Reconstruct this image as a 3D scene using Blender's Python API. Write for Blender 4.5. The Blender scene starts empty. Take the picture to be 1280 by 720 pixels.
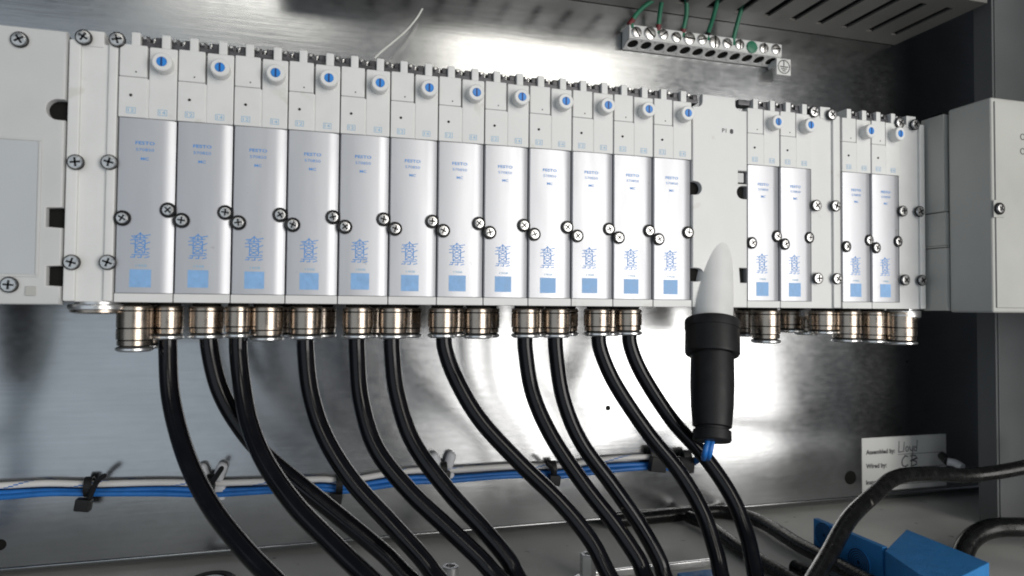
import bpy, bmesh, math, random
from mathutils import Vector, Matrix
random.seed(7)
scene = bpy.context.scene
col = scene.collection
mm = 0.001

# ------------------------------------------------------------------ camera
CAM = Vector((0.100043, -0.375021, -0.000834))
RV = Vector((0.96201505, -0.27287468, 0.00815182))
UV = Vector((-0.015586, -0.02508732, 0.99956376))
FV = Vector((0.27255113, 0.96172243, 0.0283874))
FPX = 837.01
cd = bpy.data.cameras.new('camera')
cd.sensor_width = 36.0
cd.lens = FPX / 1280 * 36.0
cd.clip_start = 0.01
cd.clip_end = 50
cam = bpy.data.objects.new('camera', cd)
cam.matrix_world = Matrix(((RV.x, UV.x, -FV.x, CAM.x), (RV.y, UV.y, -FV.y, CAM.y),
                           (RV.z, UV.z, -FV.z, CAM.z), (0, 0, 0, 1)))
col.objects.link(cam)
scene.camera = cam
cd.dof.use_dof = True
cd.dof.focus_distance = 0.42
cd.dof.aperture_fstop = 9.0

# ------------------------------------------------------------------ world, lamps, exposure
w = bpy.data.worlds.new('World')
scene.world = w
w.use_nodes = True
w.node_tree.nodes['Background'].inputs[0].default_value = (0.62, 0.72, 0.85, 1)
w.node_tree.nodes['Background'].inputs[1].default_value = 0.12

def lamp(name, loc, target, sx, sy, power, colr):
    ld = bpy.data.lights.new(name, 'AREA')
    ld.shape = 'RECTANGLE'
    ld.size, ld.size_y = sx, sy
    ld.energy = power
    ld.color = colr
    o = bpy.data.objects.new(name, ld)
    o.location = loc
    o.rotation_euler = (Vector(target) - Vector(loc)).to_track_quat('-Z', 'Y').to_euler()
    col.objects.link(o)
    return o

lamp('window_lamp', (1.00, -1.45, 0.02), (0.25, 0.1, 0.0), 1.00, 1.05, 18.0, (1.0, 0.975, 0.935))
lamp('room_fill', (-1.1, -2.0, 0.0), (0.0, 0.1, 0.0), 2.2, 2.0, 8.0, (0.82, 0.92, 1.0))  # added fill light standing in for the dim room behind the camera
lamp('ceiling_lamp', (-0.10, -1.4, 0.92), (0.1, 0.1, 0.0), 0.45, 0.22, 1.0, (1.0, 0.97, 0.88))
lamp('ceiling_lamp', (0.72, -1.4, 0.76), (0.3, 0.1, 0.0), 0.55, 0.34, 2.4, (1.0, 0.96, 0.86))

scene.view_settings.view_transform = 'Standard'
scene.view_settings.look = 'None'
scene.view_settings.exposure = 0.13
scene.view_settings.gamma = 1.0
scene.view_settings.use_curve_mapping = False
scene.render.engine = 'CYCLES'
scene.cycles.filter_width = 1.9
scene.render.resolution_x, scene.render.resolution_y = 1024, 576

# ------------------------------------------------------------------ pixel -> point helpers
def ray(u, v):
    return FV + RV * ((u - 640) / FPX) - UV * ((v - 360) / FPX)
def at(u, v, y):
    d = ray(u, v); return CAM + d * ((y - CAM.y) / d.y)
def atz(u, v, z):
    d = ray(u, v); return CAM + d * ((z - CAM.z) / d.z)

# ------------------------------------------------------------------ materials
def mat(name, color, rough=0.5, metal=0.0, var=0.06, scale=60, bump=0.0, bscale=300, stretch=(1, 1, 1),
        rvar=0.08, spec=0.5, coat=0.0, trans=0.0):
    m = bpy.data.materials.new(name)
    m.use_nodes = True
    nt = m.node_tree; N = nt.nodes; L = nt.links
    b = N['Principled BSDF']
    b.inputs['Metallic'].default_value = metal
    b.inputs['Specular IOR Level'].default_value = spec
    b.inputs['Coat Weight'].default_value = coat
    b.inputs['Coat Roughness'].default_value = 0.15
    b.inputs['Transmission Weight'].default_value = trans
    tc = N.new('ShaderNodeTexCoord'); mp = N.new('ShaderNodeMapping')
    mp.inputs['Scale'].default_value = stretch
    oi = N.new('ShaderNodeObjectInfo'); va = N.new('ShaderNodeVectorMath'); va.operation = 'ADD'
    mu = N.new('ShaderNodeMath'); mu.operation = 'MULTIPLY'; mu.inputs[1].default_value = 7.0
    L.new(oi.outputs['Random'], mu.inputs[0]); L.new(mu.outputs[0], va.inputs[1])
    L.new(tc.outputs['Object'], va.inputs[0]); L.new(va.outputs[0], mp.inputs['Vector'])
    n = N.new('ShaderNodeTexNoise'); n.inputs['Scale'].default_value = scale
    n.inputs['Detail'].default_value = 5
    L.new(mp.outputs[0], n.inputs['Vector'])
    mr = N.new('ShaderNodeMapRange')
    mr.inputs['From Min'].default_value = 0.3; mr.inputs['From Max'].default_value = 0.7
    mr.inputs['To Min'].default_value = 1 - var; mr.inputs['To Max'].default_value = 1 + var
    L.new(n.outputs['Fac'], mr.inputs['Value'])
    mx = N.new('ShaderNodeVectorMath'); mx.operation = 'SCALE'
    mx.inputs[0].default_value = color
    L.new(mr.outputs[0], mx.inputs['Scale'])
    L.new(mx.outputs[0], b.inputs['Base Color'])
    rr = N.new('ShaderNodeMapRange')
    rr.inputs['From Min'].default_value = 0.3; rr.inputs['From Max'].default_value = 0.7
    rr.inputs['To Min'].default_value = max(0.02, rough - rvar); rr.inputs['To Max'].default_value = min(1, rough + rvar)
    L.new(n.outputs['Fac'], rr.inputs['Value'])
    L.new(rr.outputs[0], b.inputs['Roughness'])
    if bump > 0:
        n2 = N.new('ShaderNodeTexNoise'); n2.inputs['Scale'].default_value = bscale
        n2.inputs['Detail'].default_value = 4
        L.new(mp.outputs[0], n2.inputs['Vector'])
        bp = N.new('ShaderNodeBump'); bp.inputs['Strength'].default_value = bump
        bp.inputs['Distance'].default_value = 0.0004
        L.new(n2.outputs['Fac'], bp.inputs['Height'])
        L.new(bp.outputs[0], b.inputs['Normal'])
    return m

M = {}
M['white'] = mat('ivory_plastic', (0.71, 0.71, 0.70), 0.42, var=0.035, scale=70, bump=0.12, bscale=2500)
M['white2'] = mat('white_plastic', (0.74, 0.74, 0.73), 0.38, var=0.03, scale=90, bump=0.08, bscale=2500)
M['greywhite'] = mat('light_grey_plastic', (0.58, 0.585, 0.58), 0.5, var=0.03, scale=50, bump=0.15, bscale=3000)
M['modgrey'] = mat('warm_grey_plastic', (0.45, 0.45, 0.425), 0.5, var=0.05, scale=35, bump=0.15, bscale=3000)
M['silver'] = mat('satin_aluminium', (0.52, 0.525, 0.55), 0.44, metal=0.6, var=0.03, scale=120, stretch=(1, 1, 0.15), rvar=0.05, bump=0.03, bscale=2500)
M['nickel'] = mat('nickel_plated_brass', (0.38, 0.325, 0.275), 0.27, metal=1.0, var=0.08, scale=200, rvar=0.05)
M['chrome'] = mat('release_ring_metal', (0.66, 0.66, 0.66), 0.28, metal=0.9, var=0.04, scale=80, rvar=0.04)
M['screw'] = mat('zinc_screw', (0.60, 0.59, 0.58), 0.30, metal=1.0, var=0.2, scale=700)
M['black'] = mat('black_plastic', (0.011, 0.011, 0.012), 0.48, spec=0.28, var=0.2, scale=120, bump=0.1, bscale=1500)
M['darkmetal'] = mat('dark_bracket', (0.07, 0.068, 0.075), 0.35, metal=0.3, var=0.4, scale=260)
M['recess'] = mat('dark_recess', (0.012, 0.012, 0.011), 0.8, spec=0.1)
M['blueknob'] = mat('blue_insert', (0.02, 0.24, 0.72), 0.35, var=0.1)
M['navy'] = mat('dark_blue_slot', (0.008, 0.04, 0.17), 0.4)
M['print'] = mat('blue_print', (0.075, 0.28, 0.68), 0.5, var=0.12, scale=900)
M['printpale'] = mat('pale_blue_print', (0.22, 0.47, 0.70), 0.5, var=0.1)
M['printsq'] = mat('blue_print_square', (0.24, 0.44, 0.74), 0.5, var=0.10, scale=300)
M['ink'] = mat('black_ink', (0.02, 0.02, 0.025), 0.6)
M['pen'] = mat('pen_ink', (0.03, 0.03, 0.05), 0.6)
M['paper'] = mat('label_paper', (0.72, 0.72, 0.70), 0.6, var=0.03, scale=40)
M['tube'] = mat('black_tube', (0.004, 0.004, 0.0055), 0.17, var=0.25, scale=90, bump=0.05, bscale=200, rvar=0.08, spec=0.32)
M['cable'] = mat('black_cable_sheath', (0.008, 0.008, 0.008), 0.25, spec=0.3, var=0.3, scale=160, bump=0.25, bscale=350, rvar=0.12)
M['bluewire'] = mat('blue_wire', (0.015, 0.145, 0.47), 0.4, var=0.15, scale=150)
M['whitewire'] = mat('white_wire', (0.68, 0.67, 0.66), 0.4, var=0.04)
M['green'] = mat('green_wire', (0.024, 0.175, 0.10), 0.45, var=0.12, scale=200)
M['red'] = mat('red_ferrule', (0.16, 0.02, 0.025), 0.5)
M['nylon'] = mat('white_nylon', (0.62, 0.63, 0.66), 0.45)
M['bluebox'] = mat('blue_housing', (0.026, 0.20, 0.50), 0.5, var=0.08, scale=120, bump=0.6, bscale=900)
M['bluedark'] = mat('dark_blue_groove', (0.004, 0.022, 0.07), 0.6)
M['duct'] = mat('grey_sheet_metal', (0.19, 0.184, 0.17), 0.5, metal=0.0, var=0.05, scale=25)
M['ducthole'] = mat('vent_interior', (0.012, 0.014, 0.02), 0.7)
M['frame'] = mat('shaded_frame_paint', (0.125, 0.13, 0.133), 0.45, var=0.06, scale=20, bump=0.15, bscale=1800)  # light grey paint darkened, part of the shade sits in its colour
M['floor'] = mat('floor_paint', (0.52, 0.52, 0.495), 0.5, var=0.08, scale=28, bump=0.2, bscale=900)
M['thread'] = mat('white_thread', (0.75, 0.75, 0.72), 0.6)
M['clear'] = mat('clear_cover', (0.50, 0.52, 0.54), 0.25, var=0.04, scale=20, coat=0.2)

def steel_mat():
    m = bpy.data.materials.new('galvanised_steel')
    m.use_nodes = True
    nt = m.node_tree; N = nt.nodes; L = nt.links
    b = N['Principled BSDF']
    b.inputs['Metallic'].default_value = 1.0
    tc = N.new('ShaderNodeTexCoord')
    def noise(scale, st, det=5):
        mp = N.new('ShaderNodeMapping'); mp.inputs['Scale'].default_value = st
        L.new(tc.outputs['Object'], mp.inputs['Vector'])
        n = N.new('ShaderNodeTexNoise'); n.inputs['Scale'].default_value = scale; n.inputs['Detail'].default_value = det
        L.new(mp.outputs[0], n.inputs['Vector'])
        return n.outputs['Fac']
    def rng(src, a, c, lo=0.3, hi=0.7):
        r = N.new('ShaderNodeMapRange'); r.inputs['From Min'].default_value = lo; r.inputs['From Max'].default_value = hi
        r.inputs['To Min'].default_value = a; r.inputs['To Max'].default_value = c
        L.new(src, r.inputs['Value']); return r.outputs[0]
    def math_(op, a, c):
        q = N.new('ShaderNodeMath'); q.operation = op
        for i, v in enumerate((a, c)):
            if isinstance(v, (int, float)): q.inputs[i].default_value = v
            else: L.new(v, q.inputs[i])
        return q.outputs[0]
    streak = noise(420, (0.06, 1, 1))
    blotch = noise(16, (1, 1, 1), 6)
    spang = noise(260, (0.5, 1, 1), 3)
    val = math_('MULTIPLY', rng(blotch, 0.90, 1.06), rng(streak, 0.96, 1.04))
    vm = N.new('ShaderNodeVectorMath'); vm.operation = 'SCALE'; vm.inputs[0].default_value = (0.455, 0.462, 0.47)
    L.new(val, vm.inputs['Scale']); L.new(vm.outputs[0], b.inputs['Base Color'])
    r1 = math_('ADD', rng(blotch, 0.185, 0.25), rng(spang, -0.02, 0.02))
    L.new(r1, b.inputs['Roughness'])
    h = math_('ADD', math_('MULTIPLY', streak, 0.45), math_('ADD', math_('MULTIPLY', spang, 0.22), math_('MULTIPLY', noise(9, (1, 1, 1), 1), 8.0)))
    bp = N.new('ShaderNodeBump'); bp.inputs['Strength'].default_value = 0.22; bp.inputs['Distance'].default_value = 0.0003
    L.new(h, bp.inputs['Height']); L.new(bp.outputs[0], b.inputs['Normal'])
    return m
M['steel'] = steel_mat()
def scuff_glint(m, col_, scale, lo):
    nt = m.node_tree; N = nt.nodes; L = nt.links; b = N['Principled BSDF']
    src = b.inputs['Base Color'].links[0].from_socket
    tc = N.new('ShaderNodeTexCoord'); n = N.new('ShaderNodeTexNoise'); n.inputs['Scale'].default_value = scale; n.inputs['Detail'].default_value = 3
    oi = N.new('ShaderNodeObjectInfo'); va = N.new('ShaderNodeVectorMath'); va.operation = 'ADD'
    mu = N.new('ShaderNodeMath'); mu.operation = 'MULTIPLY'; mu.inputs[1].default_value = 9.0
    L.new(oi.outputs['Random'], mu.inputs[0]); L.new(mu.outputs[0], va.inputs[1]); L.new(tc.outputs['Object'], va.inputs[0])
    L.new(va.outputs[0], n.inputs['Vector'])
    mr = N.new('ShaderNodeMapRange'); mr.inputs['From Min'].default_value = lo; mr.inputs['From Max'].default_value = lo + 0.05; mr.inputs['To Max'].default_value = 0.8
    L.new(n.outputs['Fac'], mr.inputs['Value'])
    mx = N.new('ShaderNodeMix'); mx.data_type = 'RGBA'
    L.new(mr.outputs[0], mx.inputs[0]); L.new(src, mx.inputs[6]); mx.inputs[7].default_value = (*col_, 1)
    L.new(mx.outputs[2], b.inputs['Base Color'])
scuff_glint(M['tube'], (0.22, 0.19, 0.14), 140, 0.735)  # pale specks put glints and lettering into the tube colour
scuff_glint(M['cable'], (0.16, 0.15, 0.13), 170, 0.70)
scuff_glint(M['floor'], (0.10, 0.095, 0.08), 120, 0.70)
scuff_glint(M['white'], (0.62, 0.61, 0.57), 60, 0.68)
scuff_glint(M['greywhite'], (0.50, 0.495, 0.47), 50, 0.68)
scuff_glint(M['silver'], (0.42, 0.42, 0.43), 150, 0.72)

# ------------------------------------------------------------------ mesh builder
class MB:
    def __init__(s): s.v = []; s.f = []; s.m = []
    def add(s, vs, fs, mi=0):
        o = len(s.v); s.v += [tuple(p) for p in vs]
        for f in fs: s.f.append([i + o for i in f]); s.m.append(mi)
    def bm(s, b, mi=0):
        b.verts.ensure_lookup_table(); b.verts.index_update()
        s.add([v.co[:] for v in b.verts], [[v.index for v in f.verts] for f in b.faces], mi); b.free()
    def box(s, x0, x1, y0, y1, z0, z1, bev=0.0, mi=0, seg=2, mtx=None):
        b = bmesh.new()
        bmesh.ops.create_cube(b, size=1)
        for v in b.verts:
            v.co = Vector(((x0 + x1) / 2 + v.co.x * (x1 - x0), (y0 + y1) / 2 + v.co.y * (y1 - y0), (z0 + z1) / 2 + v.co.z * (z1 - z0)))
        if bev > 0: bmesh.ops.bevel(b, geom=b.edges[:], offset=bev, segments=seg, affect='EDGES', profile=0.5)
        if mtx: bmesh.ops.transform(b, matrix=mtx, verts=b.verts)
        s.bm(b, mi)
    def prism(s, pts, y0, y1, bev=0.0, mi=0):
        # pts in XZ, extruded along Y
        b = bmesh.new()
        vs = [b.verts.new((p[0], y0, p[1])) for p in pts]
        f = b.faces.new(vs)
        r = bmesh.ops.extrude_face_region(b, geom=[f])
        nv = [e for e in r['geom'] if isinstance(e, bmesh.types.BMVert)]
        for v in nv: v.co.y = y1
        bmesh.ops.recalc_face_normals(b, faces=b.faces)
        if bev > 0:
            es = [e for e in b.edges if abs(e.verts[0].co.y - y0) < 1e-7 and abs(e.verts[1].co.y - y0) < 1e-7]
            bmesh.ops.bevel(b, geom=es, offset=bev, segments=2, affect='EDGES', profile=0.5)
        bmesh.ops.triangulate(b, faces=[f for f in b.faces if len(f.verts) > 4])
        s.bm(b, mi)
    def lathe(s, prof, org=(0, 0, 0), axis=(0, 0, 1), n=24, mi=0, mis=None):
        # prof: list of (r, h) along axis
        ax = Vector(axis).normalized()
        t = Vector((1, 0, 0)) if abs(ax.x) < 0.9 else Vector((0, 1, 0))
        e1 = ax.cross(t).normalized(); e2 = ax.cross(e1)
        o = Vector(org); vs = []; 
        for (r, h) in prof:
            for k in range(n):
                a = 2 * math.pi * k / n
                vs.append(o + ax * h + (e1 * math.cos(a) + e2 * math.sin(a)) * r)
        base = len(s.v); s.v += [tuple(p) for p in vs]
        for i in range(len(prof) - 1):
            for k in range(n):
                s.f.append([base + i * n + k, base + i * n + (k + 1) % n, base + (i + 1) * n + (k + 1) % n, base + (i + 1) * n + k])
                s.m.append(mis[i] if mis else mi)
        s.f.append([base + k for k in range(n)][::-1]); s.m.append(mis[0] if mis else mi)
        s.f.append([base + (len(prof) - 1) * n + k for k in range(n)]); s.m.append(mis[-1] if mis else mi)
    def tube(s, pts, r, n=14, mi=0, stripe=None):
        pts = [Vector(p) for p in pts]
        up = Vector((0, 1, 0)); base = len(s.v); e1 = None
        for i, p in enumerate(pts):
            d = (pts[min(i + 1, len(pts) - 1)] - pts[max(i - 1, 0)]).normalized()
            if e1 is None: e1 = d.cross(up).normalized() if abs(d.dot(up)) < 0.95 else d.cross(Vector((1, 0, 0))).normalized()
            else: e1 = (e1 - d * e1.dot(d)).normalized()
            e2 = d.cross(e1)
            rr = r[i] if isinstance(r, (list, tuple)) else r
            for k in range(n):
                a = 2 * math.pi * k / n
                s.v.append(tuple(p + (e1 * math.cos(a) + e2 * math.sin(a)) * rr))
        for i in range(len(pts) - 1):
            for k in range(n):
                s.f.append([base + i * n + k, base + i * n + (k + 1) % n, base + (i + 1) * n + (k + 1) % n, base + (i + 1) * n + k])
                s.m.append(stripe if (stripe is not None and (k + i) % 16 == 0 ) else mi)
        s.f.append([base + k for k in range(n)][::-1]); s.m.append(mi)
        s.f.append([base + (len(pts) - 1) * n + k for k in range(n)]); s.m.append(mi)
    def text(s, txt, cx, cz, width, height, yfun, mi=0, bold=0.0, rot=0, left=False):
        vs, fs = text_mesh(txt, bold)
        xs = [p[0] for p in vs]; zs = [p[1] for p in vs]
        w0, h0 = max(xs) - min(xs), max(zs) - min(zs)
        mxx, mz = (max(xs) + min(xs)) / 2, (max(zs) + min(zs)) / 2
        if width is None: width = w0 * height / h0
        out = []
        for p in vs:
            x = (p[0] - mxx) / w0 * width; z = (p[1] - mz) / h0 * height
            if left: x += width / 2
            if rot: x, z = x * math.cos(rot) - z * math.sin(rot), x * math.sin(rot) + z * math.cos(rot)
            out.append((cx + x, yfun(cx + x), cz + z))
        s.add(out, fs, mi)
    def ribbon(s, pts, wd, yfun, mi=0):
        for a, c in zip(pts[:-1], pts[1:]):
            d = Vector((c[0] - a[0], c[1] - a[1]));
            if d.length < 1e-9: continue
            d.normalize(); nx, nz = -d.y * wd / 2, d.x * wd / 2
            ex, ez = d.x * wd * 0.3, d.y * wd * 0.3
            q = [(a[0] - ex + nx, a[1] - ez + nz), (a[0] - ex - nx, a[1] - ez - nz), (c[0] + ex - nx, c[1] + ez - nz), (c[0] + ex + nx, c[1] + ez + nz)]
            s.add([(x, yfun(x), z) for x, z in q], [(0, 1, 2, 3)], mi)
    def mesh(s, name, mats, smooth=38):
        me = bpy.data.meshes.new(name)
        me.from_pydata(s.v, [], s.f)
        if not isinstance(mats, (list, tuple)): mats = [mats]
        for q in mats: me.materials.append(M[q])
        for p, i in zip(me.polygons, s.m): p.material_index = i
        me.update()
        for p in me.polygons: p.use_smooth = True
        me.set_sharp_from_angle(angle=math.radians(smooth))
        return me
    def build(s, name, mats, parent=None, loc=None, smooth=38):
        return inst(name, s.mesh(name, mats, smooth), parent, loc)

def inst(name, me, parent=None, loc=None, rot=None):
    o = bpy.data.objects.new(name, me); col.objects.link(o)
    wn = o.modifiers.new('weighted', 'WEIGHTED_NORMAL'); wn.keep_sharp = True; wn.weight = 80
    if parent is not None: o.parent = parent
    if loc is not None: o.location = loc
    if rot is not None: o.rotation_euler = rot
    return o

_tc = {}
def text_mesh(txt, bold):
    k = (txt, bold)
    if k in _tc: return _tc[k]
    c = bpy.data.curves.new('t', 'FONT'); c.body = txt; c.size = 1; c.resolution_u = 2; c.offset = bold
    o = bpy.data.objects.new('t', c); col.objects.link(o)
    dg = bpy.context.evaluated_depsgraph_get(); dg.update()
    me = o.evaluated_get(dg).to_mesh()
    r = ([tuple(v.co) for v in me.vertices], [list(p.vertices) for p in me.polygons])
    o.evaluated_get(dg).to_mesh_clear()
    bpy.data.objects.remove(o); bpy.data.curves.remove(c)
    _tc[k] = r
    return r

def tag(o, label=None, cat=None, group=None, kind=None):
    if label: o['label'] = label
    if cat: o['category'] = cat
    if group: o['group'] = group
    if kind: o['kind'] = kind
    return o
def empty(name, loc=(0, 0, 0)):
    o = bpy.data.objects.new(name, None); col.objects.link(o); o.location = loc; o.empty_display_size = 0.02
    return o
def spline(pts, per=10):
    pts = [Vector(p) for p in pts]
    P = [pts[0] * 2 - pts[1]] + pts + [pts[-1] * 2 - pts[-2]]
    out = []
    for i in range(1, len(P) - 2):
        a, b, c, d = P[i - 1], P[i], P[i + 1], P[i + 2]
        for k in range(per):
            t = k / per
            out.append(0.5 * ((2 * b) + (c - a) * t + (2 * a - 5 * b + 4 * c - d) * t * t + (3 * b - a - 3 * c + d) * t ** 3))
    out.append(pts[-1]); return out

# ------------------------------------------------------------------ the setting
YW = 0.100          # mounting plate front
ZP = -0.1618        # lower edge of mounting plate
ZF = -0.168         # floor
ZC = 0.2346         # underside of vented housing
b = MB(); b.box(-0.55, 0.80, YW, YW + 0.003, ZP, 0.45, 0.0012)
b.tube([(-0.55, YW + 0.0002, ZP + 0.0008), (0.80, YW + 0.0002, ZP + 0.0008)], 0.0011, 12)
plate = tag(b.build('wall_back', 'steel'), kind='structure')
# drilled holes in the plate: short dark plugs let into it
for (u, v, r) in ((1063, 597, 0.0052), (760, 510, 0.0018), (0, 681, 0.003), (697, 398, 0.001), (1134, 452, 0.0008)):
    p = at(u, v, YW)
    h = MB(); h.lathe([(r * 1.12, -0.0002), (r * 1.05, -0.0004), (r * 0.9, 0.0002)], (p.x, YW, p.z), (0, 1, 0), 20)
    h.build('hole', 'recess', plate)
b = MB(); b.box(-0.55, 0.80, YW + 0.016, YW + 0.019, ZF - 0.02, 0.45)
tag(b.build('wall_rear', 'frame'), kind='structure')
b = MB(); b.box(-0.55, 0.80, -0.098, YW + 0.016, ZF - 0.003, ZF, 0.0006)
tag(b.build('floor', 'floor'), kind='structure')
# right frame post
b = MB(); b.box(0.600, 0.602, 0.0207, 0.036, ZF, 0.45, 0.0004); b.box(0.6022, 0.80, 0.0200, 0.022, ZF, 0.45, 0.0004)
b.box(0.680, 0.682, -0.20, 0.0198, ZF, 0.45, 0.0004)
tag(b.build('wall_right', 'frame'), kind='structure')

# ------------------------------------------------------------------ vented housing above
vh = empty('vented_housing', (0.3, 0.06, ZC))
tag(vh, 'grey sheet metal housing with slotted underside above the grounding bar', 'housing')
def local(o, root): o.matrix_parent_inverse = root.matrix_world.inverted() if False else Matrix.Translation(-root.location); return o
xr = 0.586; y0v, y1v = 0.013, YW - 0.001
sx = [0.5675 - 0.02545 * k for k in range(20)]; sw = 0.0066
ys0, ys1 = 0.0275, 0.0815
b = MB()
xl = sx[-1] - 0.02
b.box(xl, xr, y0v, ys0, ZC, ZC + 0.0015); b.box(xl, xr, ys1, y1v, ZC, ZC + 0.0015)
edges = [xl] + [e for x in reversed(sx) for e in (x - sw / 2 - 0.001, x + sw / 2 - 0.001)] + [xr]
for i in range(0, len(edges), 2): b.box(edges[i], edges[i + 1], ys0, ys1, ZC, ZC + 0.0015)
local(b.build('underside', 'duct', vh), vh)
b = MB(); b.box(xl, xr, y0v, y0v + 0.0015, ZC + 0.0015, ZC + 0.09); b.box(xr - 0.0015, xr, y0v + 0.0015, y1v, ZC + 0.0015, ZC + 0.09)
b.box(xl, xl + 0.0015, y0v + 0.0015, y1v, ZC + 0.0015, ZC + 0.09); b.box(xl, xr, y0v, y1v, ZC + 0.09, ZC + 0.0915)
local(b.build('shell', 'duct', vh), vh)
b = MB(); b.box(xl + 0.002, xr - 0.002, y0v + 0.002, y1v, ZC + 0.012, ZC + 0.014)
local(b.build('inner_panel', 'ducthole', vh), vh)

# ------------------------------------------------------------------ valve terminal
P = 0.027
T = empty('valve_terminal', (0, 0, 0))
tag(T, 'ivory pneumatic valve terminal with a row of silver valves mounted on the steel plate', 'valve terminal')

def ycov(x):                                    # gently domed cover front
    return -0.0007 * (1 - ((x - 0.0125) / 0.0135) ** 2)
def yprint(x): return ycov(x) - 0.00010
ypil = lambda x: -0.00052
ypilL = lambda x: -0.00092

# body: base lip, pilot block halves, tabs
b = MB()
b.box(0.00025, P - 0.00025, -0.0004, 0.062, 0, 0.0045, 0.0004)
b.box(0.00035, P - 0.00035, 0.008, 0.060, 0.0046, 0.0929, 0.0004)
b.box(0.0003, P - 0.0003, 0.0035, 0.060, 0.0931, 0.1298, 0.0003)
b.box(0.00025, 0.0129, -0.0009, 0.055, 0.1137, 0.1302, 0.0007)
b.box(0.00025, 0.0132, -0.0008, 0.054, 0.0931, 0.11362, 0.0004)
b.box(0.0131, 0.0138, -0.0003, 0.054, 0.0931, 0.1132, 0.0002)
b.box(0.0137, P - 0.00025, -0.0004, 0.055, 0.0931, 0.1300, 0.0007)
for cx in (0.0073, 0.0212): b.box(cx - 0.0021, cx + 0.0021, -0.0002, 0.012, 0.1298, 0.1368, 0.0006)
me_body = b.mesh('valve', 'white')
# metal cover
prof = [(0.0003, 0.0079), (0.0003, 0.0012), (0.0005, 0.0005)]
for k in range(11):
    x = 0.0009 + (0.0206 - 0.0009) * k / 10
    prof.append((x, ycov(x)))
ye = ycov(0.0206); xq = 0.0206
for k in range(1, 11):
    aq = 0.04 + 0.44 * (k / 10) ** 1.2
    xq += 0.0006; ye += 0.0006 * math.tan(aq)
    prof.append((xq, ye))
prof.append((0.0266, 0.0079))
z0c, z1c = 0.0047, 0.0928
vs = [(x, y, z0c) for x, y in prof] + [(x, y, z1c) for x, y in prof]
n = len(prof)
b = MB(); b.add(vs, [(i, i + 1, i + 1 + n, i + n) for i in range(n - 1)] + [list(range(n))[::-1], list(range(n, 2 * n))])
me_cover = b.mesh('metal_cover', 'silver', 50)
# knob and insert
kx, kz = 0.0207, 0.1209
b = MB(); b.lathe([(0.0048, 0.0), (0.0048, 0.0056), (0.0046, 0.0066), (0.0041, 0.0070), (0.0025, 0.0070), (0.0024, 0.0064)], (kx, 0.0002, kz), (0, -1, 0), 28)
me_knob = b.mesh('override_knob', 'white2')
b = MB(); b.lathe([(0.0024, 0.0062), (0.0024, 0.0070), (0.0022, 0.0072)], (kx, 0.0002, kz), (0, -1, 0), 22)
b.box(kx - 0.0004, kx + 0.0004, 0.0002 - 0.0074, 0.0002 - 0.0070, kz - 0.0022, kz + 0.0022, 0, 1)
me_ins = b.mesh('knob_insert', ['blueknob', 'navy'])
# screw
def screw_mesh(r=0.0030, ring=0.0039, name='screw'):
    s = MB()
    s.lathe([(ring, 0.0), (ring, 0.0011), (ring * 0.94, 0.0014), (r * 1.06, 0.0013), (r * 1.04, 0.0004)], (0, 0, 0), (0, -1, 0), 24, 1)  # black ring: O-ring plus the countersink's shadow put into the colour
    s.lathe([(r, 0.0004), (r, 0.0012), (r * 0.85, 0.0019), (r * 0.45, 0.0021)], (0, 0, 0), (0, -1, 0), 20, 0)
    for a in (0, math.pi / 2):
        mt = Matrix.Rotation(a, 4, 'Y')
        s.box(-r * 0.62, r * 0.62, -0.00225, -0.0019, -r * 0.13, r * 0.13, 0, 1, mtx=mt)
    return s.mesh(name, ['screw', 'black'], 30)
me_screw = screw_mesh()
me_pan = screw_mesh(0.0036, 0.0038, 'pan_screw')
# dark brackets between the tabs
b = MB()
for cx in (0.0143, 0.0282):
    b.box(cx - 0.0046, cx + 0.0046, 0.0022, 0.010, 0.1304, 0.1330, 0.0003)
    b.box(cx - 0.0046, cx - 0.0012, 0.0026, 0.010, 0.1330, 0.1362, 0.0004); b.box(cx + 0.0012, cx + 0.0046, 0.0026, 0.010, 0.1330, 0.1362, 0.0004)
    b.lathe([(0.0016, 0), (0.0016, 0.0038), (0.0010, 0.0044)], (cx, 0.0072, 0.1325), (0, 0, 1), 12, 1)
    b.lathe([(0.0011, 0), (0.0011, 0.0022), (0.0007, 0.0026)], (cx - 0.003, 0.0030, 0.1347), (0, -1, 0), 10, 1)
me_brk = b.mesh('clip_bracket', ['darkmetal', 'screw'])
# print on the cover: maker's name, order number, valve code, circuit symbol, square
b = MB()
b.text('FESTO', 0.0127, 0.0807, 0.0088, 0.0017, yprint, 0, 0.02)
b.text('570850', 0.0127, 0.0773, 0.0083, 0.0015, yprint, 0)
b.text('MC', 0.0127, 0.0727, 0.0036, 0.0015, yprint, 0, 0.02)
me_mk = b.mesh('maker_print', 'print')
b = MB()
wl = 0.00042
cx, cz = 0.0115, 0.0285
S = lambda pts: b.ribbon([(cx + x * mm, cz + z * mm) for x, z in pts], wl, yprint, 0)
S([(-2.2, -3.4), (2.2, -3.4), (2.2, 3.2), (-2.2, 3.2), (-2.2, -3.4)]); S([(-2.2, -0.1), (2.2, -0.1)])
S([(-2.0, -3.0), (1.9, -0.6)]); S([(-1.8, -0.8), (1.6, -2.8)]); S([(-1.8, 0.6), (1.8, 2.7)]); S([(-1.6, 2.6), (1.9, 0.6)])
S([(-4.3, 1.2), (-2.2, 1.2)]); S([(2.2, 1.2), (4.4, 2.2)]); S([(-4.4, 2.9), (-2.2, 3.4)]); S([(2.2, -1.6), (4.2, -1.2)])
S([(-3.2, 4.2), (3.4, 4.2)]); S([(-2.4, 4.2), (0, 6.6), (2.4, 4.2)]); S([(-4.0, 4.9), (-1.2, 5.2)]); S([(1.2, 5.2), (4.6, 5.9)]); S([(0, 3.2), (0, 6.9)])
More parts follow.
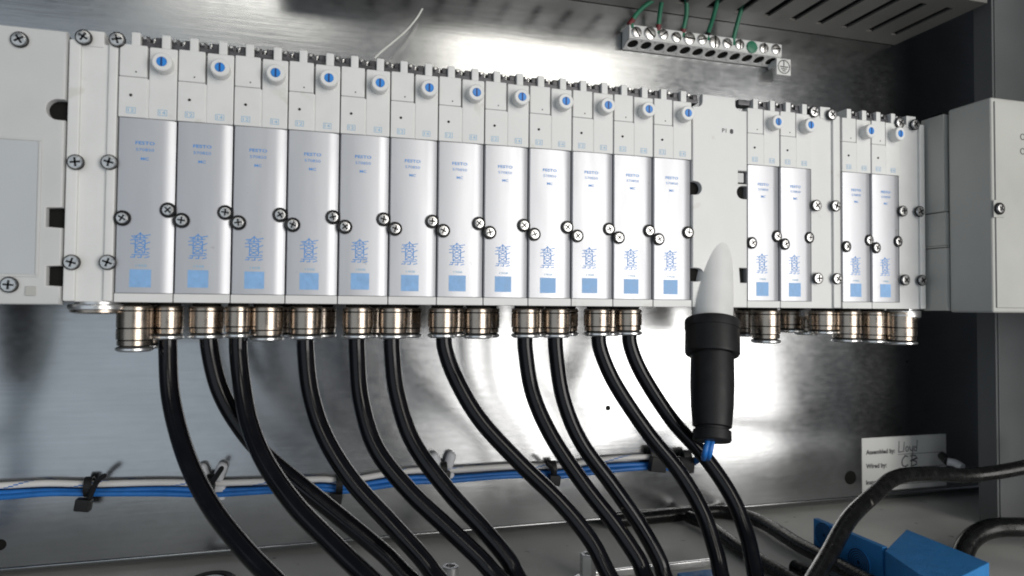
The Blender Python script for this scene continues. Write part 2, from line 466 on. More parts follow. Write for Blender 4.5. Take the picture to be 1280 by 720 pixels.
S([(-3.6, -4.4), (3.8, -4.2)]); S([(-4.2, -5.6), (-2.4, -5.6), (-2.4, -4.3)]); S([(-1.0, -5.7), (0.6, -5.7), (0.6, -4.3)]); S([(2.2, -5.8), (4.3, -5.2)]); S([(3.0, -3.0), (4.2, -3.4)])
b.text('1908', 0.0122, 0.0187, 0.0050, 0.0012, yprint, 1)
me_prt = b.mesh('circuit_symbol', ['print', 'printpale'])
b = MB()
for k in range(6):
    xa = 0.0070 + k * 0.0098 / 6; xb = xa + 0.0098 / 6
    b.add([(xa, yprint(xa), 0.0078), (xb, yprint(xb), 0.0078), (xb, yprint(xb), 0.0168), (xa, yprint(xa), 0.0168)], [(0, 1, 2, 3)], 0)
me_sq = b.mesh('print_square', 'printsq')
b = MB()
b.text('12', 0.0060, 0.0966, 0.0027, 0.0017, ypilL, 0); b.text('14', 0.0203, 0.0966, 0.0027, 0.0017, ypil, 0)
for (x0, yf) in ((0.0060, ypilL), (0.0203, ypil)):
    b.ribbon([(x0 - 0.0020, 0.0952), (x0 + 0.0020, 0.0952), (x0 + 0.0020, 0.0980), (x0 - 0.0020, 0.0980), (x0 - 0.0020, 0.0952)], 0.00022, yf, 0)
me_num = b.mesh('port_numbers', 'printpale')
b = MB()
b.lathe([(0.0007, 0), (0.00065, 0.0003), (0.0004, 0.0001)], (0.0058, -0.0009, 0.1043), (0, -1, 0), 14)
b.lathe([(0.0004, 0), (0.00035, 0.0002)], (0.0079, -0.0009, 0.1163), (0, -1, 0), 10)
me_led = b.mesh('indicator', 'recess')

valves = []
def valve(X, sx_=1.0, lastscrew=True):
    v = inst('valve', me_body, T, (X, 0, 0)); v.scale = (sx_, 1, 1)
    tw = (0, 0, random.uniform(-0.012, 0.012))
    inst('metal_cover', me_cover, v, None, tw); inst('override_knob', me_knob, v); inst('knob_insert', me_ins, v, (random.uniform(-1, 1) * 1e-4, 0, 0))
    inst('clip_bracket', me_brk, v)
    off = (random.uniform(-3, 3) * 1e-4, 0, random.uniform(-3, 3) * 1e-4)
    inst('maker_print', me_mk, v, off, tw); inst('circuit_symbol', me_prt, v, off, tw); inst('print_square', me_sq, v, off, tw); inst('port_numbers', me_num, v); inst('indicator', me_led, v)
    inst('screw', me_screw, v, (0.0240, -0.0001, 0.0470), (0, random.uniform(0, 1.5), 0))
    inst('screw', me_screw, v, (0.0034, -0.0003, 0.0420), (0, random.uniform(0, 1.5), 0))
    valves.append(v)
for i in range(12): valve(i * P)
for X in (13.49, 14.42, 16.24, 17.155): valve(X * P, 0.93 if X < 15 else 0.915)

# backing block that carries all valves
b = MB(); b.box(-0.020, 18.85 * P, 0.063, YW - 0.0005, 0.008, 0.124, 0.001)
b.build('manifold_block', 'greywhite', T)

# end plates
def endplate(X0, X1, strips, zt, scr, name='end_plate'):
    e = MB()
    e.box(X0 + 0.0003, X1 - 0.0003, 0.0012, 0.062, 0, zt - 0.006, 0.0006)
    for (a, c) in strips: e.box(a, c, -0.0006, 0.03, 0.0002, zt - 0.0055, 0.0009)
    mid = (X0 + X1) / 2; e.box(mid - 0.0042, mid + 0.0042, 0.0006, 0.01, zt - 0.008, zt, 0.0005)
    o = e.build(name, 'white', T)
    for (u, v) in scr:
        p = at(u, v, -0.0008)
        inst('screw', me_pan, o, (p.x, -0.0004, p.z), (0, random.uniform(0, 1.5), 0))
    return o
endplate(-0.0224, 0, [(-0.0221, -0.0168), (-0.0047, -0.0004)], 0.1355, ((105, 47), (147, 50), (95, 203), (137, 203), (90, 328), (135, 328)))
endplate(15.36 * P, 16.22 * P, [(15.98 * P, 16.2 * P)], 0.1365, ((1017, 140), (1039, 143.5), (1020, 257), (1044, 257.5), (1022, 348), (1046, 348.5)))
endplate(18.08 * P, 18.89 * P, [(18.70 * P, 18.88 * P)], 0.1365, ((1124, 154), (1143, 156), (1128, 264), (1149, 264.5), (1131, 350), (1152, 350.5)))

# supply plate with notches
def arc(cx, cz, r, a0, a1, n=8):
    return [(cx + r * math.cos(math.radians(a0 + (a1 - a0) * k / n)), cz + r * math.sin(math.radians(a0 + (a1 - a0) * k / n))) for k in range(n + 1)]
XA, XB = 12.01 * P, 13.48 * P
def slot_left(x, z, w, h):   # notch cut from the left edge, listed going up
    return [(x, z - h)] + arc(x + w - h, z, h, -90, 90) + [(x, z + h)]
def slot_right(x, z, w, h):  # listed going down
    return [(x, z + h)] + arc(x - w + h, z, h, 90, 270) + [(x, z - h)]
pts = [(XA, 0.0)]
pts += slot_left(XA, 0.0205, 0.0080, 0.0042) + slot_left(XA, 0.0755, 0.0065, 0.0042)
pts += [(XA, 0.1275)] + arc(XA + 0.0035, 0.1312, 0.0035, -90, 0, 5) + [(XA + 0.0070, 0.1360), (XB - 0.0085, 0.1360)]
pts += arc(XB - 0.0050, 0.1312, 0.0035, 180, 270, 5) + [(XB, 0.1277)]
pts += [(XB, 0.0885), (XB - 0.0065, 0.0885), (XB - 0.0065, 0.0800), (XB, 0.0800)]
pts += slot_right(XB, 0.0745, 0.0075, 0.0042) + [(XB, 0.0255), (XB - 0.0058, 0.0255), (XB - 0.0050, 0.0160), (XB, 0.0160)]
pts += [(XB, 0.0)]
b = MB(); b.prism(pts, -0.0008, 0.003, 0.0006)
sp = b.build('supply_plate', 'white', T)
b = MB(); b.box(XA + 0.0004, XB - 0.0004, 0.0034, 0.0625, 0.0012, 0.1262, 0.0005); b.build('inner_body', 'recess', sp)
b = MB(); b.box(XB - 0.0058, XB - 0.0012, 0.0010, 0.0033, 0.0812, 0.0875, 0.0004); b.build('latch', 'greywhite', sp)
b = MB(); b.text('P1', 0.3470, 0.1137, 0.0030, 0.0026, lambda x: -0.0010); b.text('8', 0.3524, 0.1135, 0.0025, 0.0031, lambda x: -0.0010, 0, 0.05); b.build('printed_mark', 'ink', sp)
b = MB(); p = at(929, 129, 0.004); b.box(p.x - 0.005, p.x + 0.004, 0.002, 0.010, p.z - 0.002, p.z + 0.0018, 0.0006, 0, mtx=None); b.build('clip', 'darkmetal', sp)
# inclined socket growing out of the supply plate
SX = at(893, 385, -0.002).x
so = Vector((SX, 0.0004, 0.0))
ax = (at(890, 548, -0.022) - so).normalized()
b = MB(); b.lathe([(0.0100, -0.082), (0.0122, -0.070), (0.0128, -0.03), (0.0130, -0.005), (0.0126, 0.012)], so, ax, 40)
b.build('socket', 'white', sp)

# left electronics module
XL, XR = -0.175, -0.0228
pts = [(XL, -0.0015), (XR, -0.0015)]
def nr(z, w, h): return [(XR, z - h), (XR - w, z - h * 0.92), (XR - w, z + h * 0.92), (XR, z + h)]
pts += nr(0.0125, 0.0060, 0.0050) + nr(0.0410, 0.0068, 0.0050) + [(XR, 0.0890)] + arc(XR - 0.0030, 0.0940, 0.0050, -90, -270, 10)[0:] + [(XR, 0.0990)]
zt = 0.1330
pts += [(XR + 0.0, zt), (XL, zt)]
b = MB(); b.prism(pts, -0.0016, 0.0025, 0.0008)
lm = b.build('electronics_module', 'greywhite', T)
b = MB(); b.box(XL, XR - 0.0004, 0.0029, YW - 0.001, 0.0, zt - 0.0004, 0.0006); b.build('inner_body', 'recess', lm)
wx = at(50, 260, -0.002).x; wz1 = at(30, 172, -0.002).z; wz0 = at(30, 346, -0.002).z
b = MB()
t_ = 0.0007
b.box(-0.15, wx, -0.0022, -0.0016, wz1 - 0.0012, wz1, 0.0002); b.box(-0.15, wx, -0.0022, -0.0016, wz0, wz0 + 0.001, 0.0002); b.box(wx - 0.0012, wx, -0.0022, -0.0016, wz0 + 0.001, wz1 - 0.0012, 0.0002)
b.build('window_frame', 'greywhite', lm)
b = MB(); b.box(-0.15, wx - 0.0016, -0.00195, -0.0016, wz0 + 0.0014, wz1 - 0.0016, 0.0001); b.build('clear_panel', 'clear', lm)
for (u, v) in ((25, 50), (12, 356)):
    p = at(u, v, -0.002); inst('screw', me_pan, lm, (p.x, -0.0017, p.z), (0, random.uniform(0, 1.5), 0))
p = at(38, 364, -0.002); b = MB(); b.box(p.x - 0.0022, p.x + 0.0022, -0.0024, -0.0016, p.z - 0.0022, p.z + 0.0024, 0.0003); b.build('latch', 'modgrey', lm)

# right interface module: stepped adapter, deep box
XBX = 0.5135
rm = MB(); rm.box(0.518, 0.66, -0.0152, YW - 0.001, 0.0, 0.1335, 0.0006)
rmo = rm.build('interface_module', 'modgrey', T)
for (z0, z1, y0, y1) in ((0.0675, 0.1352, -0.0138, 0.0042), (0.0440, 0.0670, -0.0146, 0.0038), (-0.0010, 0.0425, -0.0150, 0.0036)):
    b = MB(); b.box(XBX - 0.002, 0.530, y0, y1, z0, z1, 0.0006); b.build('panel', 'modgrey', rmo)
b = MB(); b.box(XBX - 0.0028, 0.53, -0.0150, 0.002, 0.0428, 0.0438, 0.0003); b.build('ledge', 'modgrey', rmo)
b = MB(); b.box(XBX - 0.0006, XBX + 0.01, -0.012, -0.004, 0.1353, 0.1372, 0.0005); b.build('clip', 'recess', rmo)
b = MB(); b.box(XBX, 0.665, -0.0465, -0.0155, -0.0020, 0.1375, 0.0016, seg=3)
bx = b.build('module_box', 'modgrey', T)
b = MB(); b.box(XBX + 0.0022, 0.663, -0.0476, -0.0462, 0.0012, 0.1348, 0.0006); b.build('front_panel', 'modgrey', bx)
p = at(1248, 261, -0.048)
b = MB(); b.box(p.x - 0.0040, p.x + 0.0050, -0.0482, -0.0474, p.z - 0.0056, p.z + 0.0056, 0.0003); b.build('screw_plate', 'modgrey', bx)
inst('screw', me_screw, bx, (p.x, -0.0482, p.z), (0, 0.6, 0))
b = MB()
for v in (171, 189):
    q = at(1279, v, -0.048); b.ribbon([(q.x + 0.0019 * math.cos(a * math.pi / 8), q.z + 0.0019 * math.sin(a * math.pi / 8)) for a in range(17)], 0.0004, lambda x: -0.0478)
b.build('printed_mark', 'ink', bx)

# fittings under the manifold
def fitting_mesh(r, L, groove):
    s = MB()
    g = 0.0005
    seq = [(r * 0.80, 0.001, 1), (r * 0.80, -0.0014, 0), (r * 0.97, -0.0019, 0), (r, -0.0026, 0), (r, -0.0040, 1), (r * 0.92, -0.0041, 1), (r * 0.92, -0.0041 - g, 1), (r, -0.0042 - g, 0)]
    if groove: seq += [(r, -L * 0.55, 1), (r * 0.93, -L * 0.55 - 0.0001, 1), (r * 0.93, -L * 0.55 - 0.0006, 1), (r, -L * 0.55 - 0.0007, 0)]
    seq += [(r, -L + 0.0044, 1), (r * 0.90, -L + 0.0043, 1), (r * 0.90, -L + 0.0043 - g, 1), (r * 0.95, -L + 0.0042 - g, 0), (r * 0.95, -L + 0.0014, 1), (r * 0.80, -L + 0.0010, 1), (r * 0.7, -L + 0.0004, 1)]
    s.lathe([q[:2] for q in seq], n=36, mis=[q[2] for q in seq])
    return s.mesh('fitting', ['nickel', 'recess'], 25)
def ring_mesh(r):
    s = MB(); s.lathe([(r * 0.62, 0.0016), (r * 0.92, 0.0005), (r * 1.03, -0.0001), (r * 1.03, -0.0011), (r * 0.88, -0.0019), (r * 0.58, -0.0019), (r * 0.56, 0.0)], n=32)
    return s.mesh('release_ring', 'chrome', 30)
fcache = {}
def fitting(X, y, L, r=0.0083, groove=False):
    k = (round(L, 4), r, groove)
    if k not in fcache: fcache[k] = (fitting_mesh(r, L, groove), ring_mesh(r))
    f = inst('fitting', fcache[k][0], T, (X, y, 0.0)); f.rotation_euler.z = random.uniform(0, 6)
    inst('release_ring', fcache[k][1], f, (0, 0, -L))
YF, YB = 0.013, 0.044
fl = [(168, YF, 437, .0086, True), (186, YB, 433, .0086, True), (210, YF + .008, 422, .0076, False), (258, YF + .006, 421, .0090, False), (297, YF - .004, 420, .0064, False),
      (333, YF, 424, .0088, False), (360, YB, 420, .0083, False), (382, YF, 422, .0086, False), (402, YB, 420, .0083, False), (447, YF, 421, .0084, False), (466, YB, 420, .0083, False),
      (491, YF, 421, .0084, False), (510, YB, 420, .0083, False), (553, YF, 420, .0084, False), (566, YB, 419, .0083, False), (597, YF, 421, .0086, False), (608, YB, 420, .0083, False),
      (657, YF, 420, .0086, False), (668, YB, 419, .0078, False), (695, YF, 420, .0086, False), (708, YB, 418, .0078, False), (747, YF, 418, .0086, False), (760, YB, 418, .0078, False), (785, YF, 417, .0086, False),
      (934, YB - .004, 419, .0086, False), (957, YF, 427, .0094, True), (988, YB, 414, .0090, False), (1008, YB + .008, 417, .0086, False), (1028, YF + .004, 416, .0092, False),
      (1058, YF, 426, .0094, True), (1090, YF + .006, 427, .0094, True), (1125, YF - .002, 429, .0108, True)]
for (u, y, vb, r, g) in fl:
    p = at(u, vb, y)
    fitting(p.x, y, -(p.z) - 0.001, r, g)
# flanged plugs
def plug(u, v, y, r, t=0.004):
    p = at(u, v, y)
    s = MB(); s.lathe([(r * 0.8, 0.004), (r * 0.8, -0.001), (r * 0.97, -0.0012), (r, -0.0018), (r, -t + 0.0005), (r * 0.96, -t)], n=40)
    f = s.build('flange_plug', 'chrome', T, (p.x, y, 0))
    s = MB(); s.lathe([(r * 0.93, -t + 0.0002), (r * 0.93, -t - 0.0012), (r * 0.75, -t - 0.002)], n=36); s.build('plug_cap', 'nickel', f)
plug(125, 388, 0.013, 0.0142); plug(1022, 388, 0.026, 0.0125, 0.006); plug(1126, 388, 0.012, 0.0125, 0.006)

# ------------------------------------------------------------------ round cable connector plugged into the socket
cc = empty('cable_connector', so + ax * 0.075)
tag(cc, 'black round cable connector hanging below the supply plate socket', 'connector')
b = MB()
pr = [(0.0125, 0.0090), (0.0164, 0.0091), (0.0170, 0.0099), (0.0170, 0.0150), (0.0166, 0.0152), (0.0166, 0.0300), (0.0160, 0.0312), (0.0120, 0.0314)]
b.lathe(pr, so, ax, 40)
o = b.build('coupling_nut', 'black', cc); o.location = -cc.location
b = MB()
b.lathe([(0.0130, 0.0300), (0.0131, 0.050), (0.0126, 0.063), (0.0114, 0.0755), (0.0106, 0.0760)], so, ax, 36)
o = b.build('sleeve', 'black', cc); o.location = -cc.location
b = MB()
b.lathe([(0.0098, 0.0745), (0.0098, 0.0775), (0.0112, 0.0779), (0.0113, 0.0833), (0.0104, 0.0843), (0.006, 0.0845)], so, ax, 32)
o = b.build('clamp_ring', 'black', cc); o.location = -cc.location
PE = so + ax * 0.0845

# ------------------------------------------------------------------ black tubes
def ytube(row, v, fwd): 
    t = max(0.0, (v - 420) / 300.0)
    return row - fwd * t ** 1.5
tubes = [
    ('first black tube from the left end plate, drooping past the blue wires', YF + .008, .065, [(210, 412), (210, 440), (214, 500), (232, 568), (261, 628), (300, 680), (340, 722)]),
    ('second black tube from the left end plate, passing behind its neighbour', YF + .006, .04, [(260, 412), (262, 435), (274, 485), (297, 528), (330, 568), (375, 606), (432, 652), (480, 692), (512, 724)]),
    ('third black tube from the left end plate, crossing over its neighbour', YF - .004, .065, [(297, 412), (298, 440), (303, 485), (312, 530), (332, 578), (368, 630), (412, 676), (462, 724)]),
    ('black tube with the flat curve ending beside the hollow standoff', YF, .055, [(381, 412), (382, 440), (388, 492), (406, 546), (441, 602), (490, 656), (528, 698), (548, 724)]),
    ('black tube below the fifth valve, pressed close to its right neighbour lower down', YF, .055, [(446, 412), (446, 440), (451, 500), (470, 560), (511, 613), (560, 660), (600, 698), (624, 724)]),
    ('black tube below the sixth valve, passing the second white clip', YF, .05, [(490, 412), (490, 440), (496, 492), (516, 552), (559, 612), (601, 658), (634, 698), (648, 724)]),
    ('black tube below the seventh valve with wide gaps on both sides', YF, .05, [(554, 410), (556, 435), (571, 476), (601, 526), (650, 579), (700, 628), (738, 675), (764, 724)]),
    ('black tube below the ninth valve, left one of the close pair', YF, .05, [(656, 410), (657, 440), (666, 492), (690, 546), (730, 606), (768, 655), (797, 698), (808, 724)]),
    ('black tube below the tenth valve, right one of the close pair', YF, .04, [(695, 410), (695, 440), (704, 498), (726, 552), (765, 606), (799, 655), (823, 698), (832, 724)]),
    ('black tube below the eleventh valve, running between the two black tie mounts', YF, .05, [(747, 408), (750, 435), (769, 480), (809, 540), (849, 590), (878, 640), (895, 690), (903, 726)]),
    ('black tube below the twelfth valve, passing beside the black round connector', YF, .055, [(785, 408), (788, 432), (804, 470), (840, 525), (881, 571), (914, 620), (934, 670), (946, 726)]),
]
for (lab, row, fwd, px) in tubes:
    pts = [at(u, v, ytube(row, v, fwd)) for u, v in px]
    pts[0].z = -0.012; pts[0].x = pts[1].x - 0.0003; 
    d = (pts[-1] - pts[-2]).normalized()
    pts.append(pts[-1] + Vector((d.x, d.y - 0.1, d.z * 0.8)).normalized() * 0.03)
    b = MB(); b.tube(spline(pts, 12), 0.0047, 18)
    tag(b.build('air_tube', 'tube'), lab, 'tube', 'black air tubes under the valves')

# heavier cables at the lower right
def cable(name, lab, px, r, m='cable', cat='cable'):
    pts = [at(u, v, y) for u, v, y in px]
    b = MB(); b.tube(spline(pts, 12), r, 18)
    return tag(b.build(name, m), lab, cat)
cable('power_cable', 'thick black cable bending over the white paper label with a scuffed sheath', [(1330, 570, -.02), (1280, 584, -.014), (1215, 594, -.006), (1160, 592, -.006), (1120, 597, -.012), (1094, 617, -.022), (1062, 648, -.035), (1035, 695, -.05), (1005, 745, -.07)], 0.0050)
cable('power_cable', 'short thick black cable curving down behind the blue junction box', [(1330, 662, -.025), (1280, 659, -.02), (1238, 661, -.012), (1212, 676, -.012), (1200, 705, -.018), (1196, 735, -.03)], 0.0066)
def fcable(lab, px, r):
    b = MB(); b.tube(spline([atz(u, v, ZF + r + 0.0005 + dz) for u, v, dz in px], 12), r, 18)
    return tag(b.build('floor_cable', 'cable'), lab, 'cable')
fcable('thin black cable lying along the foot of the steel plate', [(760, 652, 0), (800, 648, 0), (850, 643, 0), (905, 640, 0), (950, 652, 0.001), (1000, 682, 0.002), (1040, 702, 0.004), (1090, 730, 0.006)], 0.0050)
fcable('thin black cable slanting under the last two tubes on the floor', [(860, 646, 0.002), (885, 657, 0.001), (925, 686, 0), (965, 710, 0), (1010, 738, 0)], 0.0046)
fcable('short black cable end lying on the floor before the ringed gland plate', [(992, 708, 0.0), (1010, 716, 0.0), (1040, 730, 0.0)], 0.0042)

# ------------------------------------------------------------------ wire bundle on the plate
wp = [(-60, 609), (0, 607), (60, 604), (112, 605), (200, 603), (262, 604), (330, 602), (400, 599), (430, 601), (480, 593), (520, 588), (556, 588), (640, 583), (700, 582), (760, 574), (815, 571), (850, 574)]
yb = 0.0955
b = MB(); b.tube(spline([at(u, v, yb) for u, v in wp], 10), 0.0020, 16, 0, stripe=1)
tag(b.build('striped_wire', ['whitewire', 'bluewire']), 'white wire with thin blue spiral stripe running above the blue wires', 'wire')
for k, (dv, dy, wob, lab) in enumerate(((9.0, 0.0008, 0.6, 'upper blue wire lying against the white striped wire'), (13.5, -0.0012, 1.3, 'lower blue wire of the bundle tied along the plate'))):
    pts = [at(u, v + dv + wob * math.sin(u / 41.0 + k * 2), yb + dy) for u, v in wp]
    pts += [at(868, 576 + k * 3, 0.088 + 0.002 * k), at(880, 569 + k, 0.05), PE + Vector((-0.003 + 0.003 * k, 0.004, -0.010)), PE + Vector((-0.002 + 0.003 * k, 0.0, 0.004))]
    b = MB(); b.tube(spline(pts, 10), 0.0017, 12)
    tag(b.build('blue_wire', 'bluewire'), lab, 'wire')

def cable_tie(u, v, lab, tail=None, head=(0, 10), mount=False, big=1.0):
    root = empty('cable_tie', at(u, v, 0.094))
    tag(root, lab, 'cable tie', 'cable ties on the wire bundle')
    c = root.location
    b = MB(); pts = []
    hh, dd = 0.0062 * big, 0.0048
    for k in range(21):
        a = 2 * math.pi * k / 20
        pts.append((0, -math.cos(a) * dd - 0.0004, math.sin(a) * hh))
    n = len(pts)
    wd = 0.0022 * big
    vs = [(-wd, p[1], p[2]) for p in pts] + [(wd, p[1], p[2]) for p in pts] + [(-wd, p[1] * 0.8, p[2] * 0.85) for p in pts] + [(wd, p[1] * 0.8, p[2] * 0.85) for p in pts]
    fs = []
    for i in range(n - 1):
        fs += [(i, i + 1, n + i + 1, n + i), (2 * n + i, 3 * n + i, 3 * n + i + 1, 2 * n + i + 1), (i, 2 * n + i, 2 * n + i + 1, i + 1), (n + i, n + i + 1, 3 * n + i + 1, 3 * n + i)]
    b.add(vs, fs)
    b.build('strap', 'black', root)
    px = 0.00056
    b = MB(); hx, hz = head[0] * px, -head[1] * px
    b.box(hx - 0.0045 * big, hx + 0.0042 * big, -0.0078, -0.0016, hz - 0.0040 * big, hz + 0.0034 * big, 0.0009, mtx=Matrix.Rotation(0.15, 4, 'Y'))
    b.build('head', 'black', root)
    if tail:
        b = MB(); b.tube(spline([(hx, -0.004, hz), (hx * 0.5 + tail[0] * px * 0.5, -0.0075, -tail[1] * px * 0.4), (tail[0] * px, -0.011, -tail[1] * px)], 6), [0.0016] * 12 + [0.0012], 8)
        b.build('tail', 'black', root)
    if mount:
        b = MB()
        for sgn, tx in ((-1, -0.35), (1, 0.3)):
            mt = Matrix.Translation((sgn * 0.0050, 0.0, 0.0065)) @ Matrix.Rotation(tx, 4, 'Y')
            b.box(-0.0034, 0.0034, -0.0018, 0.0052, -0.0065, 0.0062, 0.0030, seg=4, mtx=mt)
        b.box(-0.006, 0.0085, 0.0005, 0.0054, -0.012, -0.002, 0.002)
        b.build('clip_base', 'nylon', root)
cable_tie(112, 608, 'black cable tie with large head hanging below the bundle, near the left module', (20, -16), (0, 17), False, 1.0)
cable_tie(264, 604, 'black cable tie in a white nylon clip beside the first black tube', (14, -22), (-2, 4), True)
cable_tie(424, 606, 'black cable tie mostly hidden behind the fourth black tube', None, (-2, 14))
cable_tie(554, 588, 'black cable tie in a white nylon clip beside the sixth black tube', None, (0, 4), True)
cable_tie(690, 586, 'black cable tie between the seventh and eighth black tubes', (-14, -12), (2, 12))
cable_tie(816, 574, 'large black cable tie between the tenth tube and ninth tube', None, (4, 4), False, 1.5)
cable_tie(857, 577, 'large black cable tie at the end of the bundle under the round connector', (10, -12), (-4, 2), False, 1.5)

# ------------------------------------------------------------------ grounding bar
gy0, gy1 = 0.0860, YW - 0.0012
gx0, gx1 = at(787, 47, gy0).x, at(977, 70, gy0).x
gz1 = at(787, 30, gy0).z; gzm = at(788, 47, gy0).z; gz0 = at(775, 61.5, gy1).z
G = empty('grounding_bar', ((gx0 + gx1) / 2, gy1, gz0))
tag(G, 'pale grounding bar with a row of slotted screws and green wires', 'terminal bar')
def gl(o): o.location = -G.location; return o
npole = 12; pitch = (gx1 - gx0) / npole
sl = Vector((0, gy1 - gy0, gz0 - gzm)); SL = sl.length; sl.normalize()
nin = Vector((0, -sl.z, sl.y))          # into the bar
if nin.y < 0: nin = -nin
nin = Vector((0, abs(sl.z), abs(sl.y)))
def sp_(x, t, d=0.0): return Vector((x, gy0, gzm)) + sl * t + nin * d
b = MB()
def barprism(x0, x1, yz, mi=0):
    n_ = len(yz); vs = [(x0, y, z) for y, z in yz] + [(x1, y, z) for y, z in yz]
    b.add(vs, [list(range(n_)), list(range(n_, 2 * n_))[::-1]] + [(i, i + n_, (i + 1) % n_ + n_, (i + 1) % n_) for i in range(n_)], mi)
q0, q1 = sp_(0, 0, 0.0011), sp_(0, SL, 0.0011)
barprism(gx0, gx1, [(gy0, gz1 - 0.0005), (gy0, gzm + 0.0011), (q1.y, q1.z + 0.0002), (gy1, gz1), (gy0 + 0.0005, gz1)])
t0, t1 = SL * 0.12, SL * 0.86
for (ta, tb) in ((0.0002, t0), (t1, SL - 0.0002)):
    c4 = [sp_(0, ta), sp_(0, tb), sp_(0, tb, 0.0012), sp_(0, ta, 0.0012)]
    barprism(gx0, gx1, [(c.y, c.z) for c in c4])
gl(b.build('bar_body', 'white', G, smooth=20))
for k in range(npole):
    cx = gx0 + pitch * (k + 0.5)
    # plate ring around a round hole
    s = MB(); N_ = 20; hw = pitch / 2; rr = pitch * 0.37; ct = (t0 + t1) / 2; hd = (t1 - t0) / 2
    vs = []; fs = []
    for q in range(N_):
        a = 2 * math.pi * (q + 0.5) / N_; c_, s_ = math.cos(a), math.sin(a)
        m_ = 1 / max(abs(c_) / hw, abs(s_) / hd)
        vs += [sp_(cx + rr * c_, ct + rr * 1.15 * s_), sp_(cx + m_ * c_, ct + m_ * s_), sp_(cx + rr * c_, ct + rr * 1.15 * s_, 0.0010)]
    for q in range(N_):
        a, c_ = q * 3, ((q + 1) % N_) * 3
        fs += [(a, c_, c_ + 1, a + 1), (a, a + 2, c_ + 2, c_)]
    s.add(vs, fs, 0)
    s.add([vs[q * 3 + 2] for q in range(N_)], [list(range(N_))], 1)
    gl(s.build('wire_hole', ['white', 'recess'], G, smooth=20))
    r = pitch * (0.43 if k in (1, 4, 6, 9) else 0.36)
    s = MB(); dz = 0.0004 * (k % 3 - 1)
    s.lathe([(r, -0.0002), (r, 0.0008), (r * 0.8, 0.0013), (r * 0.2, 0.0014)], (0, 0, 0), (0, -1, 0), 20, 0)
    s.box(-r * 0.95, r * 0.95, -0.0016, -0.0012, -r * 0.12, r * 0.12, 0, 1, mtx=Matrix.Rotation(random.uniform(0, 3), 4, 'Y'))
    o = s.build('screw', ['green', 'green'] if k == 9 else ['screw', 'recess'], G)
    o.location = Vector((cx, gy0, (gzm + gz1) / 2 + dz)) - G.location
    if k == 9: o['label'] = 'green painted screw'
p = at(979, 84, 0.088)
b = MB(); b.box(p.x - 0.0068, p.x + 0.0068, 0.0872, 0.0888, p.z - 0.0068, p.z + 0.0068, 0.0005)
b.box(p.x - 0.0068, p.x - 0.004, 0.0889, gy1, p.z + 0.001, p.z + 0.006, 0.0004)
tg = gl(b.build('earth_tab', 'white', G))
b = MB(); yf = lambda x: 0.08705
cir = [(p.x + 0.0054 * math.cos(a * math.pi / 14), p.z + 0.0054 * math.sin(a * math.pi / 14)) for a in range(29)]
b.ribbon(cir, 0.0007, yf); b.ribbon([(p.x, p.z + 0.0048), (p.x, p.z)], 0.0008, yf)
for hw, dz in ((0.0037, 0), (0.0025, -0.0017), (0.0012, -0.0033)): b.ribbon([(p.x - hw, p.z + dz), (p.x + hw, p.z + dz)], 0.0008, yf)
b.build('earth_symbol', 'ink', tg)
# green earth wires into the slots above
gw = [((790, 26), (803, 10), (822, -3), 'green earth wire at the open end of the grounding bar, bent sideways'), ((823, 33), (825, 15), (828, -3), 'second green earth wire from the open end of the grounding bar'),
      ((854, 38), (858, 18), (858, -3), 'third green earth wire, standing straight from the grounding bar'), ((885, 42), (892, 20), (898, -3), 'fourth green earth wire, with a black ferrule at its foot'),
      ((917, 48), (922, 28), (928, 8), 'green earth wire nearest the earth symbol tab, without ferrule')]
for k, (a, m_, e, lab) in enumerate(gw):
    r0 = empty('earth_wire', at(a[0], a[1], 0.087)); tag(r0, lab, 'wire', 'green earth wires of the grounding bar')
    pa = at(a[0], a[1], 0.087); pa2 = pa + Vector((0, 0, -0.006)); pe = atz(e[0], e[1], ZC + 0.004); pm = at(m_[0], m_[1], (0.087 + pe.y) / 2)
    b = MB(); b.tube(spline([pa2, pa, pm, pe, pe + (pe - pm) * 0.15], 8), 0.0017, 12)
    o = b.build('insulation', 'green', r0); o.location = -r0.location
    if k < 4:
        d = (pm - pa).normalized()
        b = MB(); b.tube([pa - d * 0.004, pa + d * 0.0012], 0.0021, 12); o = b.build('ferrule', 'red' if k < 3 else 'black', r0); o.location = -r0.location

# white thread
b = MB(); b.tube(spline([at(468, 73, .07), at(480, 62, .074), at(505, 41, .082), at(520, 24, .086), at(528, 11, .088)], 8), 0.0006, 8)
tag(b.build('loose_thread', 'thread'), 'thin white thread sticking up behind the fifth and sixth valves', 'thread')

# ------------------------------------------------------------------ paper label on the plate
A, B_, C_, D_ = [at(*q, YW) for q in ((1077, 549), (1182, 541), (1182, 605), (1077, 617))]
lx0, lx1, lz0, lz1 = A.x, B_.x, (C_.z + D_.z) / 2, (A.z + B_.z) / 2
b = MB(); b.box(lx0, lx1, YW - 0.00035, YW - 0.00005, lz0, lz1, 0)
pl = b.build('paper_label', 'paper')
tag(pl, 'white paper sign-off label with printed lines and handwriting on the plate', 'label')
yf = lambda x: YW - 0.00045
b = MB(); W_, H_ = lx1 - lx0, lz1 - lz0
for t, fz in (('Assembled by:', 0.70), ('Wired by:', 0.44), ('Inspected by:', 0.14)):
    b.text(t, lx0 + 0.004, lz0 + fz * H_ + 0.001, None, 0.0052 if ':' in t else 0.005, yf, 0, 0.035, 0, True)
    b.ribbon([(lx0 + 0.42 * W_, lz0 + fz * H_ - 0.002), (lx1 - 0.003, lz0 + fz * H_ - 0.002)], 0.0004, yf)
b.build('printed_text', 'ink', pl)
b = MB()
def hand(strokes, ox, oz, sc, wd=0.00075):
    for st in strokes: b.ribbon([(ox + x * sc, oz + z * sc) for x, z in st], wd, yf)
hx, hz = lx0 + 0.43 * W_, lz0 + 0.70 * H_
